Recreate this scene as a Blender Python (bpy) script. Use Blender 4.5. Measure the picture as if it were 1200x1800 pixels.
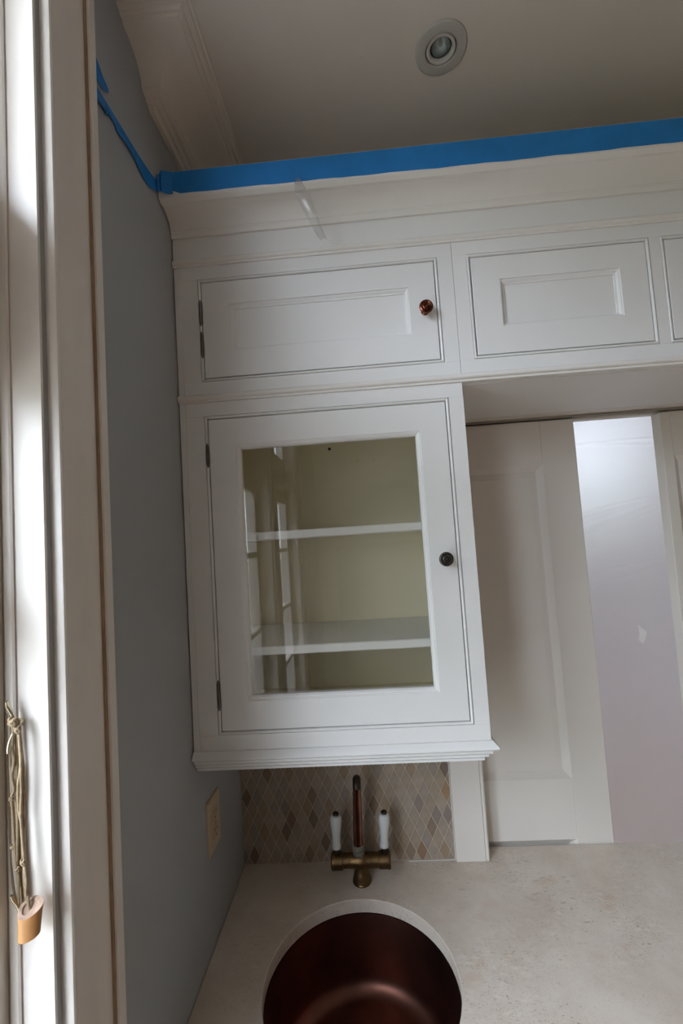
import bpy, bmesh, math, random
from mathutils import Vector, Matrix, noise

for o in list(bpy.data.objects):
    bpy.data.objects.remove(o)
SC = bpy.context.scene
COL = SC.collection
ZC = 0.915            # counter top above the floor; all builders below take heights from the counter top
F = -0.317            # front plane of the wall cabinets (tile wall is y = 0, window wall is x = 0)
R = random.Random(7)

# ------------------------------------------------------------------ camera
cam = bpy.data.cameras.new('camera')
cam.sensor_fit = 'VERTICAL'
cam.sensor_height = 36.0
cam.lens = 767.9 / 1800 * 36
cam.clip_start = 0.01
camo = bpy.data.objects.new('camera', cam)
COL.objects.link(camo)
right = Vector((0.99657, 0.05260947, -0.06387847)).normalized()
fwd = Vector((-0.04876268, 0.99698515, 0.06035573)).normalized()
up = right.cross(fwd).normalized()
right = fwd.cross(up)
camo.matrix_world = Matrix(((right.x, up.x, -fwd.x, 0.3894), (right.y, up.y, -fwd.y, -1.2443),
                            (right.z, up.z, -fwd.z, 0.8795 + ZC), (0, 0, 0, 1)))
SC.camera = camo

# ------------------------------------------------------------------ sky, daylight, exposure
world = bpy.data.worlds.new('overcast_sky')
SC.world = world
world.use_nodes = True
bg = world.node_tree.nodes['Background']
# overcast sky: three times brighter overhead than at the horizon
wn, wl = world.node_tree.nodes, world.node_tree.links
wtc = wn.new('ShaderNodeTexCoord')
wsep = wn.new('ShaderNodeSeparateXYZ')
wl.new(wtc.outputs['Generated'], wsep.inputs[0])
wmr = wn.new('ShaderNodeMapRange')
wmr.inputs[1].default_value, wmr.inputs[2].default_value = 0.0, 1.0
wmr.inputs[3].default_value, wmr.inputs[4].default_value = 11.8, 35.5
wl.new(wsep.outputs['Z'], wmr.inputs[0])
bg.inputs[0].default_value = (0.82, 0.92, 1.05, 1)
wl.new(wmr.outputs[0], bg.inputs[1])
SC.view_settings.view_transform = 'Standard'
SC.view_settings.look = 'None'
SC.view_settings.gamma = 1.0
SC.view_settings.use_curve_mapping = False
SC.view_settings.exposure = 0.0
SC.cycles.use_denoising = True
SC.cycles.diffuse_bounces = 8
SC.cycles.max_bounces = 16
SC.cycles.transparent_max_bounces = 16


def portal(name, loc, rot, w, h):
    l = bpy.data.lights.new(name, 'AREA')
    l.shape = 'RECTANGLE'
    l.size = w
    l.size_y = h
    l.cycles.is_portal = True
    o = bpy.data.objects.new(name, l)
    o.location = (loc[0], loc[1], loc[2] + ZC)
    o.rotation_euler = rot
    COL.objects.link(o)


# window 1 and 2 (lower sash and transom), and the window of the room beyond the doorway
WINS = [(-1.18, -0.726), (-1.90, -1.275)]
for a, b in WINS:
    portal('window_daylight', (-0.125, (a + b) / 2, 0.8), (0, math.radians(-90), 0), 2.1, b - a)
portal('far_window_daylight', (2.5, 3.16, 1.40), (math.radians(-90), 0, 0), 1.1, 1.4)


# ------------------------------------------------------------------ materials
def new_mat(name):
    m = bpy.data.materials.new(name)
    m.use_nodes = True
    nt = m.node_tree
    return m, nt, nt.nodes['Principled BSDF'], nt.links


def paint(name, col, rough=0.45, var=0.03, scale=6.0, bump=0.02, spec=0.5, metal=0.0, stretch=(1, 1, 1), col2=None):
    m, nt, b, L = new_mat(name)
    b.inputs['Roughness'].default_value = rough
    b.inputs['Metallic'].default_value = metal
    b.inputs['Specular IOR Level'].default_value = spec
    tc = nt.nodes.new('ShaderNodeTexCoord')
    mp = nt.nodes.new('ShaderNodeMapping')
    mp.inputs['Scale'].default_value = stretch
    L.new(tc.outputs['Object'], mp.inputs[0])
    n = nt.nodes.new('ShaderNodeTexNoise')
    n.inputs['Scale'].default_value = scale
    n.inputs['Detail'].default_value = 5
    L.new(mp.outputs[0], n.inputs['Vector'])
    r = nt.nodes.new('ShaderNodeValToRGB')
    c2 = col2 or tuple(min(1, c * (1 + var)) for c in col)
    c1 = tuple(c * (1 - var) for c in col) if not col2 else col
    r.color_ramp.elements[0].position = 0.3
    r.color_ramp.elements[1].position = 0.7
    r.color_ramp.elements[0].color = (*c1, 1)
    r.color_ramp.elements[1].color = (*c2, 1)
    L.new(n.outputs['Fac'], r.inputs[0])
    L.new(r.outputs[0], b.inputs['Base Color'])
    if bump:
        n2 = nt.nodes.new('ShaderNodeTexNoise')
        n2.inputs['Scale'].default_value = scale * 40
        n2.inputs['Detail'].default_value = 3
        L.new(mp.outputs[0], n2.inputs['Vector'])
        bp = nt.nodes.new('ShaderNodeBump')
        bp.inputs['Strength'].default_value = bump
        bp.inputs['Distance'].default_value = 0.01
        L.new(n2.outputs['Fac'], bp.inputs['Height'])
        L.new(bp.outputs[0], b.inputs['Normal'])
    return m


CAB = paint('cabinet_white_paint', (0.80, 0.80, 0.79), 0.38, 0.015, 4, 0.004, 0.4)
TRIM = paint('trim_cream_paint', (0.79, 0.75, 0.70), 0.4, 0.02, 4, 0.004, 0.4)
MOULD = paint('cornice_paint', (0.80, 0.78, 0.745), 0.4, 0.015, 4, 0.004, 0.4)
INNER = paint('cabinet_inside_paint', (0.85, 0.785, 0.60), 0.5, 0.02, 4, 0.004, 0.3)
WALL = paint('blue_grey_wall_paint', (0.40, 0.42, 0.435), 0.8, 0.03, 3, 0.02, 0.2)
CEIL = paint('ceiling_paint', (0.74, 0.70, 0.645), 0.85, 0.02, 2, 0.02, 0.2)
ROOM = paint('cream_wall_paint', (0.50, 0.395, 0.30), 0.8, 0.02, 2, 0.01, 0.2)
FRONT = paint('pale_cream_wall_paint', (0.74, 0.70, 0.60), 0.8, 0.02, 2, 0.01, 0.2)
FLOOR = paint('oak_floor', (0.37, 0.205, 0.105), 0.45, 0.2, 5, 0.02, 0.4, stretch=(1, 12, 1))
TAUPE = paint('taupe_shade_paint', (0.33, 0.30, 0.25), 0.5, 0.03, 3, 0.01, 0.4)  # dark tone standing in for shade in the track gap and far doorway
TAPE = paint('blue_masking_tape', (0.013, 0.205, 0.58), 0.55, 0.10, 12, 0.05, 0.35)
COPPER = paint('aged_copper', (0.20, 0.075, 0.048), 0.25, 0.35, 60, 0.02, 0.5, 1.0)
SINKCU = paint('sink_copper', (0.11, 0.054, 0.043), 0.40, 0.35, 7, 0.03, 0.5, 1.0, col2=(0.25, 0.11, 0.08))
SPOUTCU = paint('spout_copper', (0.31, 0.145, 0.11), 0.27, 0.25, 25, 0.02, 0.5, 1.0)
BRASS = paint('aged_brass', (0.155, 0.095, 0.043), 0.38, 0.3, 60, 0.05, 0.5, 1.0)
DBRASS = paint('dark_brass', (0.07, 0.05, 0.035), 0.45, 0.3, 60, 0.05, 0.5, 1.0)
VERD = paint('verdigris_collar', (0.12, 0.18, 0.185), 0.5, 0.3, 150, 0.1, 0.5, 0.5, col2=(0.28, 0.19, 0.11))
BRONZE = paint('dark_bronze', (0.075, 0.067, 0.060), 0.32, 0.3, 60, 0.03, 0.5, 0.8)
STEEL = paint('hinge_steel', (0.16, 0.145, 0.13), 0.4, 0.2, 80, 0.03, 0.5, 0.9)
CERAM = paint('white_porcelain', (0.62, 0.635, 0.62), 0.12, 0.01, 5, 0, 0.6)
IVORY = paint('ivory_plastic', (0.58, 0.46, 0.31), 0.4, 0.02, 8, 0.0, 0.4)
DARK = paint('dark_slot', (0.02, 0.018, 0.015), 0.7, 0.1, 8, 0.0, 0.2)
GREY = paint('lamp_trim_grey', (0.50, 0.50, 0.47), 0.45, 0.02, 5, 0.0, 0.4)
GIMB = paint('lamp_gimbal_grey', (0.56, 0.55, 0.52), 0.4, 0.02, 5, 0.0, 0.4)
MIRR = paint('lamp_reflector', (0.75, 0.8, 0.8), 0.12, 0.1, 90, 0.3, 0.5, 1.0)
GROUT = paint('sandy_grout', (0.56, 0.48, 0.375), 0.9, 0.08, 60, 0.1, 0.1)
CAULK = paint('white_caulk', (0.60, 0.57, 0.52), 0.6, 0.05, 40, 0.03, 0.3)
BAMBOO = paint('bamboo_skin', (0.50, 0.245, 0.09), 0.4, 0.2, 30, 0.03, 0.4, stretch=(3, 3, 0.4))
BAMEND = paint('bamboo_cut_end', (0.32, 0.21, 0.16), 0.7, 0.3, 120, 0.15, 0.2, col2=(0.50, 0.36, 0.28))
CORD = paint('tan_cord', (0.33, 0.25, 0.16), 0.8, 0.2, 200, 0.2, 0.2)
CBRASS = paint('pale_brass_cleat', (0.62, 0.56, 0.42), 0.28, 0.1, 60, 0.02, 0.5, 1.0)
BROWNGAP = paint('groove_brown', (0.36, 0.25, 0.17), 0.8, 0.15, 30, 0.03, 0.2)
GRASS = paint('garden_lawn', (0.13, 0.19, 0.07), 0.95, 0.4, 1.5, 0.0, 0.1)
ADDED_HEDGE = paint('added_hedge_leaves', (0.065, 0.085, 0.035), 0.8, 0.5, 8, 0.3, 0.2)
PAVING = paint('garden_paving', (0.17, 0.155, 0.135), 0.95, 0.2, 1.5, 0.0, 0.1)
LILAC = paint('lilac_grey_wall', (0.50, 0.465, 0.475), 0.8, 0.03, 3, 0.0, 0.2)
SCRAP = paint('white_paper', (0.93, 0.90, 0.90), 0.7, 0.04, 30, 0.02, 0.2)
_n, _l = SCRAP.node_tree.nodes, SCRAP.node_tree.links
_t, _m = _n.new('ShaderNodeBsdfTranslucent'), _n.new('ShaderNodeMixShader')
_t.inputs[0].default_value = (0.95, 0.90, 0.90, 1)
_m.inputs[0].default_value = 0.12
_l.new(_n['Principled BSDF'].outputs[0], _m.inputs[1])
_l.new(_t.outputs[0], _m.inputs[2])
_l.new(_m.outputs[0], _n['Material Output'].inputs[0])
TILES = {}
for k, c in dict(cream=(0.38, 0.315, 0.25), sand=(0.345, 0.277, 0.212), beige=(0.34, 0.28, 0.228), gray=(0.315, 0.265, 0.225),
                 tan=(0.32, 0.238, 0.165), ochre=(0.33, 0.22, 0.125), brown=(0.25, 0.183, 0.133), rust=(0.265, 0.172, 0.108),
                 red=(0.225, 0.145, 0.112), dark=(0.20, 0.15, 0.115), mauve=(0.265, 0.213, 0.193)).items():
    TILES[k] = paint('tile_' + k, c, 0.55, 0.10, 45, 0.1, 0.3)


def stone_mat():
    m, nt, b, L = new_mat('fossil_limestone')
    b.inputs['Roughness'].default_value = 0.38
    b.inputs['Specular IOR Level'].default_value = 0.4
    N = nt.nodes.new
    tc = N('ShaderNodeTexCoord')
    base = N('ShaderNodeTexNoise')
    base.inputs['Scale'].default_value = 7
    base.inputs['Detail'].default_value = 8
    base.inputs['Roughness'].default_value = 0.65
    L.new(tc.outputs['Object'], base.inputs['Vector'])
    r = N('ShaderNodeValToRGB')
    e = r.color_ramp.elements
    e[0].position, e[1].position = 0.30, 0.72
    e[0].color = (0.60, 0.51, 0.43, 1)
    e[1].color = (0.74, 0.68, 0.60, 1)
    L.new(base.outputs['Fac'], r.inputs[0])
    last = r.outputs[0]

    def specks(scale, dens_scale, lo, hi, col, amount, rot, stretch, t0, t1):
        nonlocal last
        mp = N('ShaderNodeMapping')
        mp.inputs['Rotation'].default_value = (0, 0, rot)
        mp.inputs['Scale'].default_value = stretch
        L.new(tc.outputs['Object'], mp.inputs[0])
        dn = N('ShaderNodeTexNoise')
        dn.inputs['Scale'].default_value = scale * 0.8
        dn.inputs['Detail'].default_value = 2
        L.new(mp.outputs[0], dn.inputs['Vector'])
        mx = N('ShaderNodeMix')
        mx.data_type = 'VECTOR'
        mx.inputs[0].default_value = 0.03
        L.new(mp.outputs[0], mx.inputs[4])
        L.new(dn.outputs['Color'], mx.inputs[5])
        v = N('ShaderNodeTexVoronoi')
        v.inputs['Scale'].default_value = scale
        L.new(mx.outputs[1], v.inputs['Vector'])
        s = N('ShaderNodeMapRange')
        s.inputs[1].default_value, s.inputs[2].default_value = t0, t1
        s.inputs[3].default_value, s.inputs[4].default_value = 1, 0
        L.new(v.outputs['Distance'], s.inputs[0])
        sep = N('ShaderNodeSeparateColor')
        L.new(v.outputs['Color'], sep.inputs[0])
        pick = N('ShaderNodeMath')
        pick.operation = 'GREATER_THAN'
        pick.inputs[1].default_value = 0.55
        L.new(sep.outputs[0], pick.inputs[0])
        d = N('ShaderNodeTexNoise')
        d.inputs['Scale'].default_value = dens_scale
        d.inputs['Detail'].default_value = 4
        L.new(tc.outputs['Object'], d.inputs['Vector'])
        dr = N('ShaderNodeMapRange')
        dr.inputs[1].default_value, dr.inputs[2].default_value = lo, hi
        L.new(d.outputs['Fac'], dr.inputs[0])
        m1 = N('ShaderNodeMath')
        m1.operation = 'MULTIPLY'
        L.new(s.outputs[0], m1.inputs[0])
        L.new(dr.outputs[0], m1.inputs[1])
        m2 = N('ShaderNodeMath')
        m2.operation = 'MULTIPLY'
        L.new(m1.outputs[0], m2.inputs[0])
        L.new(pick.outputs[0], m2.inputs[1])
        m3 = N('ShaderNodeMath')
        m3.operation = 'MULTIPLY'
        m3.inputs[1].default_value = amount
        L.new(m2.outputs[0], m3.inputs[0])
        mix = N('ShaderNodeMix')
        mix.data_type = 'RGBA'
        L.new(m3.outputs[0], mix.inputs[0])
        L.new(last, mix.inputs[6])
        mix.inputs[7].default_value = (*col, 1)
        last = mix.outputs[2]
    specks(20, 4.0, 0.48, 0.66, (0.52, 0.35, 0.22), 0.55, 0.4, (1, 1.6, 1), 0.12, 0.52)
    specks(120, 5.0, 0.46, 0.60, (0.25, 0.18, 0.135), 0.7, 0.6, (1, 2.2, 1), 0.10, 0.40)
    specks(210, 9.0, 0.40, 0.58, (0.31, 0.23, 0.175), 0.7, 0.5, (1, 2.0, 1), 0.12, 0.42)
    specks(62, 6.0, 0.50, 0.62, (0.19, 0.14, 0.11), 0.75, 0.7, (1, 2.2, 1), 0.06, 0.20)
    specks(48, 5.0, 0.46, 0.66, (0.80, 0.74, 0.65), 0.6, 0.3, (1, 1.8, 1), 0.10, 0.50)
    specks(34, 3.0, 0.50, 0.66, (0.33, 0.25, 0.20), 0.55, 0.9, (1, 3.0, 1), 0.16, 0.30)
    L.new(last, b.inputs['Base Color'])
    bp = N('ShaderNodeBump')
    bp.inputs['Strength'].default_value = 0.05
    bp.inputs['Distance'].default_value = 0.004
    L.new(base.outputs['Fac'], bp.inputs['Height'])
    L.new(bp.outputs[0], b.inputs['Normal'])
    return m


STONE = stone_mat()


def fresnel(nt, ior):
    # thin pane: the same reflectance on entering and on leaving
    g = nt.nodes.new('ShaderNodeNewGeometry')
    r = nt.nodes.new('ShaderNodeMapRange')
    r.inputs[3].default_value, r.inputs[4].default_value = ior, 1 / ior
    nt.links.new(g.outputs['Backfacing'], r.inputs[0])
    f = nt.nodes.new('ShaderNodeFresnel')
    nt.links.new(r.outputs[0], f.inputs[0])
    return f


def glass_mat(name, tint, rough=0.0):
    m, nt, b, L = new_mat(name)
    nt.nodes.remove(b)
    out = nt.nodes['Material Output']
    t = nt.nodes.new('ShaderNodeBsdfTransparent')
    t.inputs[0].default_value = (*tint, 1)
    g = nt.nodes.new('ShaderNodeBsdfGlossy')
    g.inputs['Roughness'].default_value = rough
    f = fresnel(nt, 1.5)
    mx = nt.nodes.new('ShaderNodeMixShader')
    L.new(f.outputs[0], mx.inputs[0])
    L.new(t.outputs[0], mx.inputs[1])
    L.new(g.outputs[0], mx.inputs[2])
    L.new(mx.outputs[0], out.inputs[0])
    return m


GLASS = glass_mat('cabinet_glass', (0.97, 0.97, 0.955))
WGLASS = glass_mat('window_glass', (0.97, 0.97, 0.97))
BULB = glass_mat('lamp_lens', (0.95, 0.97, 0.97), 0.02)


def sheet_mat():
    m, nt, b, L = new_mat('milky_plastic_sheet')
    nt.nodes.remove(b)
    out = nt.nodes['Material Output']
    N = nt.nodes.new
    tr = N('ShaderNodeBsdfTranslucent')
    tr.inputs[0].default_value = (0.80, 0.80, 0.82, 1)
    rf = N('ShaderNodeBsdfRefraction')
    rf.inputs['Color'].default_value = (0.585, 0.585, 0.59, 1)
    rf.inputs['Roughness'].default_value = 0.50
    rf.inputs['IOR'].default_value = 1.45
    gl = N('ShaderNodeBsdfGlossy')
    gl.inputs['Roughness'].default_value = 0.25
    m1 = N('ShaderNodeMixShader')
    m1.inputs[0].default_value = 0.6
    L.new(tr.outputs[0], m1.inputs[1])
    L.new(rf.outputs[0], m1.inputs[2])
    f = fresnel(nt, 1.35)
    m2 = N('ShaderNodeMixShader')
    L.new(f.outputs[0], m2.inputs[0])
    L.new(m1.outputs[0], m2.inputs[1])
    L.new(gl.outputs[0], m2.inputs[2])
    L.new(m2.outputs[0], out.inputs[0])
    return m


SHEET = sheet_mat()


def film_mat():
    m, nt, b, L = new_mat('clear_film')
    nt.nodes.remove(b)
    out = nt.nodes['Material Output']
    N = nt.nodes.new
    t = N('ShaderNodeBsdfTransparent')
    t.inputs[0].default_value = (0.95, 0.95, 0.95, 1)
    d = N('ShaderNodeBsdfTranslucent')
    d.inputs[0].default_value = (0.9, 0.9, 0.9, 1)
    g = N('ShaderNodeBsdfGlossy')
    g.inputs['Roughness'].default_value = 0.3
    a = N('ShaderNodeMixShader')
    a.inputs[0].default_value = 0.13
    L.new(t.outputs[0], a.inputs[1])
    L.new(d.outputs[0], a.inputs[2])
    c = N('ShaderNodeMixShader')
    c.inputs[0].default_value = 0.05
    L.new(a.outputs[0], c.inputs[1])
    L.new(g.outputs[0], c.inputs[2])
    L.new(c.outputs[0], out.inputs[0])
    return m


FILM = film_mat()


# ------------------------------------------------------------------ mesh helpers
class MB:
    def __init__(s):
        s.v, s.f = [], []
        s.ang = 24

    def add(s, vs, fs):
        k = len(s.v)
        s.v += [tuple(p) for p in vs]
        s.f += [tuple(i + k for i in f) for f in fs]
        return s

    def box(s, x0, x1, y0, y1, z0, z1, bev=0.0):
        bm = bmesh.new()
        bmesh.ops.create_cube(bm, size=1)
        for v in bm.verts:
            v.co = Vector(((x0 + x1) / 2 + v.co.x * (x1 - x0), (y0 + y1) / 2 + v.co.y * (y1 - y0), (z0 + z1) / 2 + v.co.z * (z1 - z0)))
        if bev:
            bmesh.ops.bevel(bm, geom=list(bm.edges), offset=bev, segments=1, affect='EDGES', profile=0.5)
        bm.verts.index_update()
        s.add([v.co[:] for v in bm.verts], [[v.index for v in f.verts] for f in bm.faces])
        bm.free()
        return s

    def loft(s, loops, cap0=False, cap1=False, closed=True, ring=False):
        """join successive loops of equal length"""
        n = len(loops[0])
        vs = [p for l in loops for p in l]
        fs = []
        m = len(loops)
        for i in range(m if ring else m - 1):
            j = (i + 1) % m
            for k in range(n if closed else n - 1):
                q = (k + 1) % n
                fs.append((i * n + k, i * n + q, j * n + q, j * n + k))
        if cap0:
            fs.append(tuple(range(n))[::-1])
        if cap1:
            fs.append(tuple((m - 1) * n + k for k in range(n)))
        return s.add(vs, fs)

    def lathe(s, prof, o, axis='z', seg=24, cap=True):
        """prof: (radius, height along axis)"""
        loops = []
        for r, h in prof:
            l = []
            for k in range(seg):
                a = 2 * math.pi * k / seg
                c, d = r * math.cos(a), r * math.sin(a)
                p = {'z': (c, d, h), 'x': (h, c, d), '-y': (c, -h, d), '-z': (c, -d, -h)}[axis]
                l.append((o[0] + p[0], o[1] + p[1], o[2] + p[2]))
            loops.append(l)
        return s.loft(loops, cap, cap)

    def tube(s, path, rad, seg=10, cap=True, sub=0):
        s.ang = 70
        pts = [Vector(p) for p in path]
        rs = rad if isinstance(rad, (list, tuple)) else [rad] * len(pts)
        if sub:
            P, Q = [], []
            for i in range(len(pts) - 1):
                p0, p1, p2, p3 = pts[max(i - 1, 0)], pts[i], pts[i + 1], pts[min(i + 2, len(pts) - 1)]
                for j in range(sub):
                    t = j / sub
                    P.append(0.5 * ((2 * p1) + (p2 - p0) * t + (2 * p0 - 5 * p1 + 4 * p2 - p3) * t * t + (3 * p1 - p0 - 3 * p2 + p3) * t ** 3))
                    Q.append(rs[i] * (1 - t) + rs[i + 1] * t)
            pts, rs = P + [pts[-1]], Q + [rs[-1]]
        loops = []
        side = None
        for i, p in enumerate(pts):
            t = (pts[min(i + 1, len(pts) - 1)] - pts[max(i - 1, 0)]).normalized()
            if side is None:
                side = t.cross(Vector((0.31, 0.87, 0.12))).normalized()
            side = (side - t * side.dot(t)).normalized()
            w = t.cross(side)
            loops.append([p + (side * math.cos(2 * math.pi * k / seg) + w * math.sin(2 * math.pi * k / seg)) * rs[i] for k in range(seg)])
        return s.loft(loops, cap, cap)

    def prism(s, prof, fn0, fn1, caps=True):
        """extrude an outline: fn maps a profile point to space at either end"""
        return s.loft([[fn0(p) for p in prof], [fn1(p) for p in prof]], caps, caps)

    def rects(s, steps, x0, x1, z0, z1, cap=True, ring=False):
        """nested rectangles in the x-z plane: (inset, y)"""
        ls = [[(x0 + i, y, z0 + i), (x1 - i, y, z0 + i), (x1 - i, y, z1 - i), (x0 + i, y, z1 - i)] for i, y in steps]
        return s.loft(ls, cap and not ring, cap and not ring, True, ring)

    def ball(s, c, r, seg=10):
        s.ang = 70
        n = max(4, seg // 2)
        return s.lathe([(max(1e-5, r * math.sin(math.pi * i / n)), -r * math.cos(math.pi * i / n)) for i in range(n + 1)], c, 'z', seg)


OFF = {}


def base_of(vs):
    xs, ys, zs = zip(*vs)
    return ((min(xs) + max(xs)) / 2, (min(ys) + max(ys)) / 2, min(zs))


def link_mesh(name, mb, mat, off):
    me = bpy.data.meshes.new(name)
    me.from_pydata([(p[0] - off[0], p[1] - off[1], p[2] - off[2]) for p in mb.v], [], mb.f)
    bm = bmesh.new()
    bm.from_mesh(me)
    bmesh.ops.recalc_face_normals(bm, faces=bm.faces)
    bm.to_mesh(me)
    bm.free()
    me.polygons.foreach_set('use_smooth', [True] * len(me.polygons))
    me.set_sharp_from_angle(angle=math.radians(mb.ang))
    me.materials.append(mat)
    o = bpy.data.objects.new(name, me)
    COL.objects.link(o)
    return o


def thing(name, label, cat, loc, group=None):
    o = bpy.data.objects.new(name, None)
    o.empty_display_size = 0.02
    o.location = (loc[0], loc[1], loc[2] + ZC)
    COL.objects.link(o)
    o['label'], o['category'] = label, cat
    if group:
        o['group'] = group
    OFF[o.name] = loc
    return o


def part(name, mb, mat, parent, label=None):
    off = OFF[parent.name]
    o = link_mesh(name, mb, mat, off)
    o.parent = parent
    OFF[o.name] = off
    if label:
        o['label'] = label
    return o


def solo(name, mb, mat, label, cat, group=None):
    off = base_of(mb.v)
    o = link_mesh(name, mb, mat, off)
    o.location = (off[0], off[1], off[2] + ZC)
    o['label'], o['category'] = label, cat
    if group:
        o['group'] = group
    OFF[o.name] = off
    return o


def struct(name, mb, mat, label=None):
    o = link_mesh(name, mb, mat, (0, 0, 0))
    o.location = (0, 0, ZC)
    o['kind'] = 'structure'
    if label:
        o['label'] = label
    OFF[o.name] = (0, 0, 0)
    return o


# ------------------------------------------------------------------ room shell
ZF, ZT = -0.915, 1.8956
XR, YF = 4.6, -3.0
struct('floor', MB().box(-0.3, XR + 0.1, YF - 0.1, 3.2, ZF - 0.1, ZF), FLOOR)

LX, LY, LR = 0.6185, -0.3705, 0.054          # recessed lamp
seg = 48
hole = [(LX + 0.047 * math.cos(2 * math.pi * k / seg), LY + 0.047 * math.sin(2 * math.pi * k / seg)) for k in range(seg)]
sq = []
for k in range(seg):
    a = 2 * math.pi * k / seg
    c, d = math.cos(a), math.sin(a)
    m = max(abs(c), abs(d))
    sq.append((LX + 0.2 * c / m, LY + 0.2 * d / m))
mb = MB()
mb.loft([[(x, y, ZT + 0.1) for x, y in hole], [(x, y, ZT) for x, y in hole], [(x, y, ZT) for x, y in sq]])
for x0, x1, y0, y1 in ((-0.14, LX - 0.2, YF - 0.1, 0.14), (LX + 0.2, XR + 0.1, YF - 0.1, 0.14), (LX - 0.2, LX + 0.2, YF - 0.1, LY - 0.2), (LX - 0.2, LX + 0.2, LY + 0.2, 0.14)):
    mb.box(x0, x1, y0, y1, ZT, ZT + 0.1)
struct('ceiling', mb, CEIL)

# window wall
ZS, ZH, ZB, ZTT = -0.20, 1.135, 1.300, 1.78     # sill, head of lower window, transom bottom, transom top
mb = MB()
ys = [YF - 0.1, -1.90, -1.275, -1.18, -0.726, 0.14]
for i in (0, 2, 4):
    mb.box(-0.10, 0, ys[i], ys[i + 1], ZF, ZT)
for i in (1, 3):
    mb.box(-0.10, 0, ys[i], ys[i + 1], ZF, ZS)
    mb.box(-0.10, 0, ys[i], ys[i + 1], ZTT, ZT)
struct('wall_left', mb, WALL)
struct('wall_right', MB().box(XR, XR + 0.1, YF - 0.1, 0.14, ZF, ZT), ROOM)
struct('wall_front', MB().box(-0.14, XR + 0.1, YF - 0.1, YF, ZF, ZT), FRONT)

# tiled wall with its doorway; the sliding leaves run in the pocket between the two layers
mb = MB()
mb.box(-0.14, 0.655, 0, 0.036, ZF, ZT).box(1.65, XR + 0.1, 0, 0.036, ZF, ZT)
mb.box(0.655, 1.65, 0, 0.036, 1.194, ZT)
mb.box(-0.14, 1.02, 0.095, 0.14, ZF, ZT).box(1.345, XR + 0.1, 0.095, 0.14, ZF, ZT).box(1.02, 1.345, 0.095, 0.14, 1.21, ZT)
wall_back = struct('wall_back', mb, TRIM)
struct('trim_1', MB().box(0.63, 1.66, 0.0605, 0.085, 1.1835, 1.2), TRIM, 'white strip of the sliding door track under the header')
struct('trim_4', MB().box(0.63, 1.66, 0.0365, 0.060, 1.1885, 1.1935), TAUPE, 'dark strip painted as the shadow gap under the sliding door header')  # dark colour stands in for the shaded gap

# room beyond the plastic
WX0, WX1, WZ0, WZ1 = 1.95, 3.05, 0.70, 2.10
mb = MB()
mb.box(-0.2, 4.6, 3.0, 3.1, ZF, WZ0).box(-0.2, 4.6, 3.0, 3.1, WZ1, 2.5).box(-0.2, WX0, 3.0, 3.1, WZ0, WZ1).box(WX1, 4.6, 3.0, 3.1, WZ0, WZ1)
struct('wall_beyond', mb, LILAC)
struct('wall_beyond_left', MB().box(-0.3, -0.2, 0.14, 3.1, ZF, 2.5), LILAC)
struct('wall_beyond_right', MB().box(4.6, 4.7, 0.14, 3.1, ZF, 2.5), LILAC)
struct('ceiling_beyond', MB().box(-0.3, 4.7, 0.14, 3.1, 2.5, 2.6), CEIL)
w3 = struct('window_3', MB().rects([(0, 3.0), (0, 3.1), (0.05, 3.1), (0.05, 3.0)], WX0, WX1, WZ0, WZ1, ring=True), TRIM)
part('glass_pane', MB().box(WX0 + 0.05, WX1 - 0.05, 3.045, 3.05, WZ0 + 0.05, WZ1 - 0.05), WGLASS, w3)

# unseen overhang and greenery added outside to cut high and low sky light
struct('added_eave', MB().box(-0.85, -0.10, -6.0, 0.45, 2.30, 2.42), TRIM)


def added_hedge(fn, half, label):
    mb, rows = MB(), []
    for j in range(61):
        u = -half + 2 * half * j / 60
        row = []
        for px_, pz in ((-0.8, -1.55), (-0.85, 0.2), (-0.75, 1.6), (-0.45, 2.25), (0.0, 2.4), (0.5, 2.2), (0.75, 1.4), (0.85, 0.1), (0.8, -1.55)):
            n = 0.18 * noise.noise(Vector((px_ * 2, u * 1.6, pz * 1.3))) + 0.10 * noise.noise(Vector((px_ * 5, u * 4.5, pz * 4)))
            row.append(fn(u, px_ * (1 + n), pz + n * (pz > -1)))
        rows.append(row)
    o = solo('added_hedge', mb.loft(rows, closed=False), ADDED_HEDGE, label, 'added_hedge')
    o['kind'] = 'stuff'


added_hedge(lambda u, d, z: (-7.0 + d, -4.5 + u, z), 6.5, 'added dark green mass outside the left windows to cut low sky light')
added_hedge(lambda u, d, z: (4.0 + u, 10.0 + d, z - 0.55), 8.0, 'added dark green mass dimming the lower view beyond the plastic sheet')
# garden outside, and an unseen wall added to block sky beside the windows
struct('added_wing_wall', MB().box(-4.5, -0.32, 0.45, 3.1, ZF - 0.6, 3.2), LILAC)
struct('ground', MB().box(-60, 60, -60, 4.0, ZF - 0.7, ZF - 0.6), PAVING)
struct('lawn', MB().box(-60, 60, 4.0, 60, ZF - 0.7, ZF - 0.6), GRASS)

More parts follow.
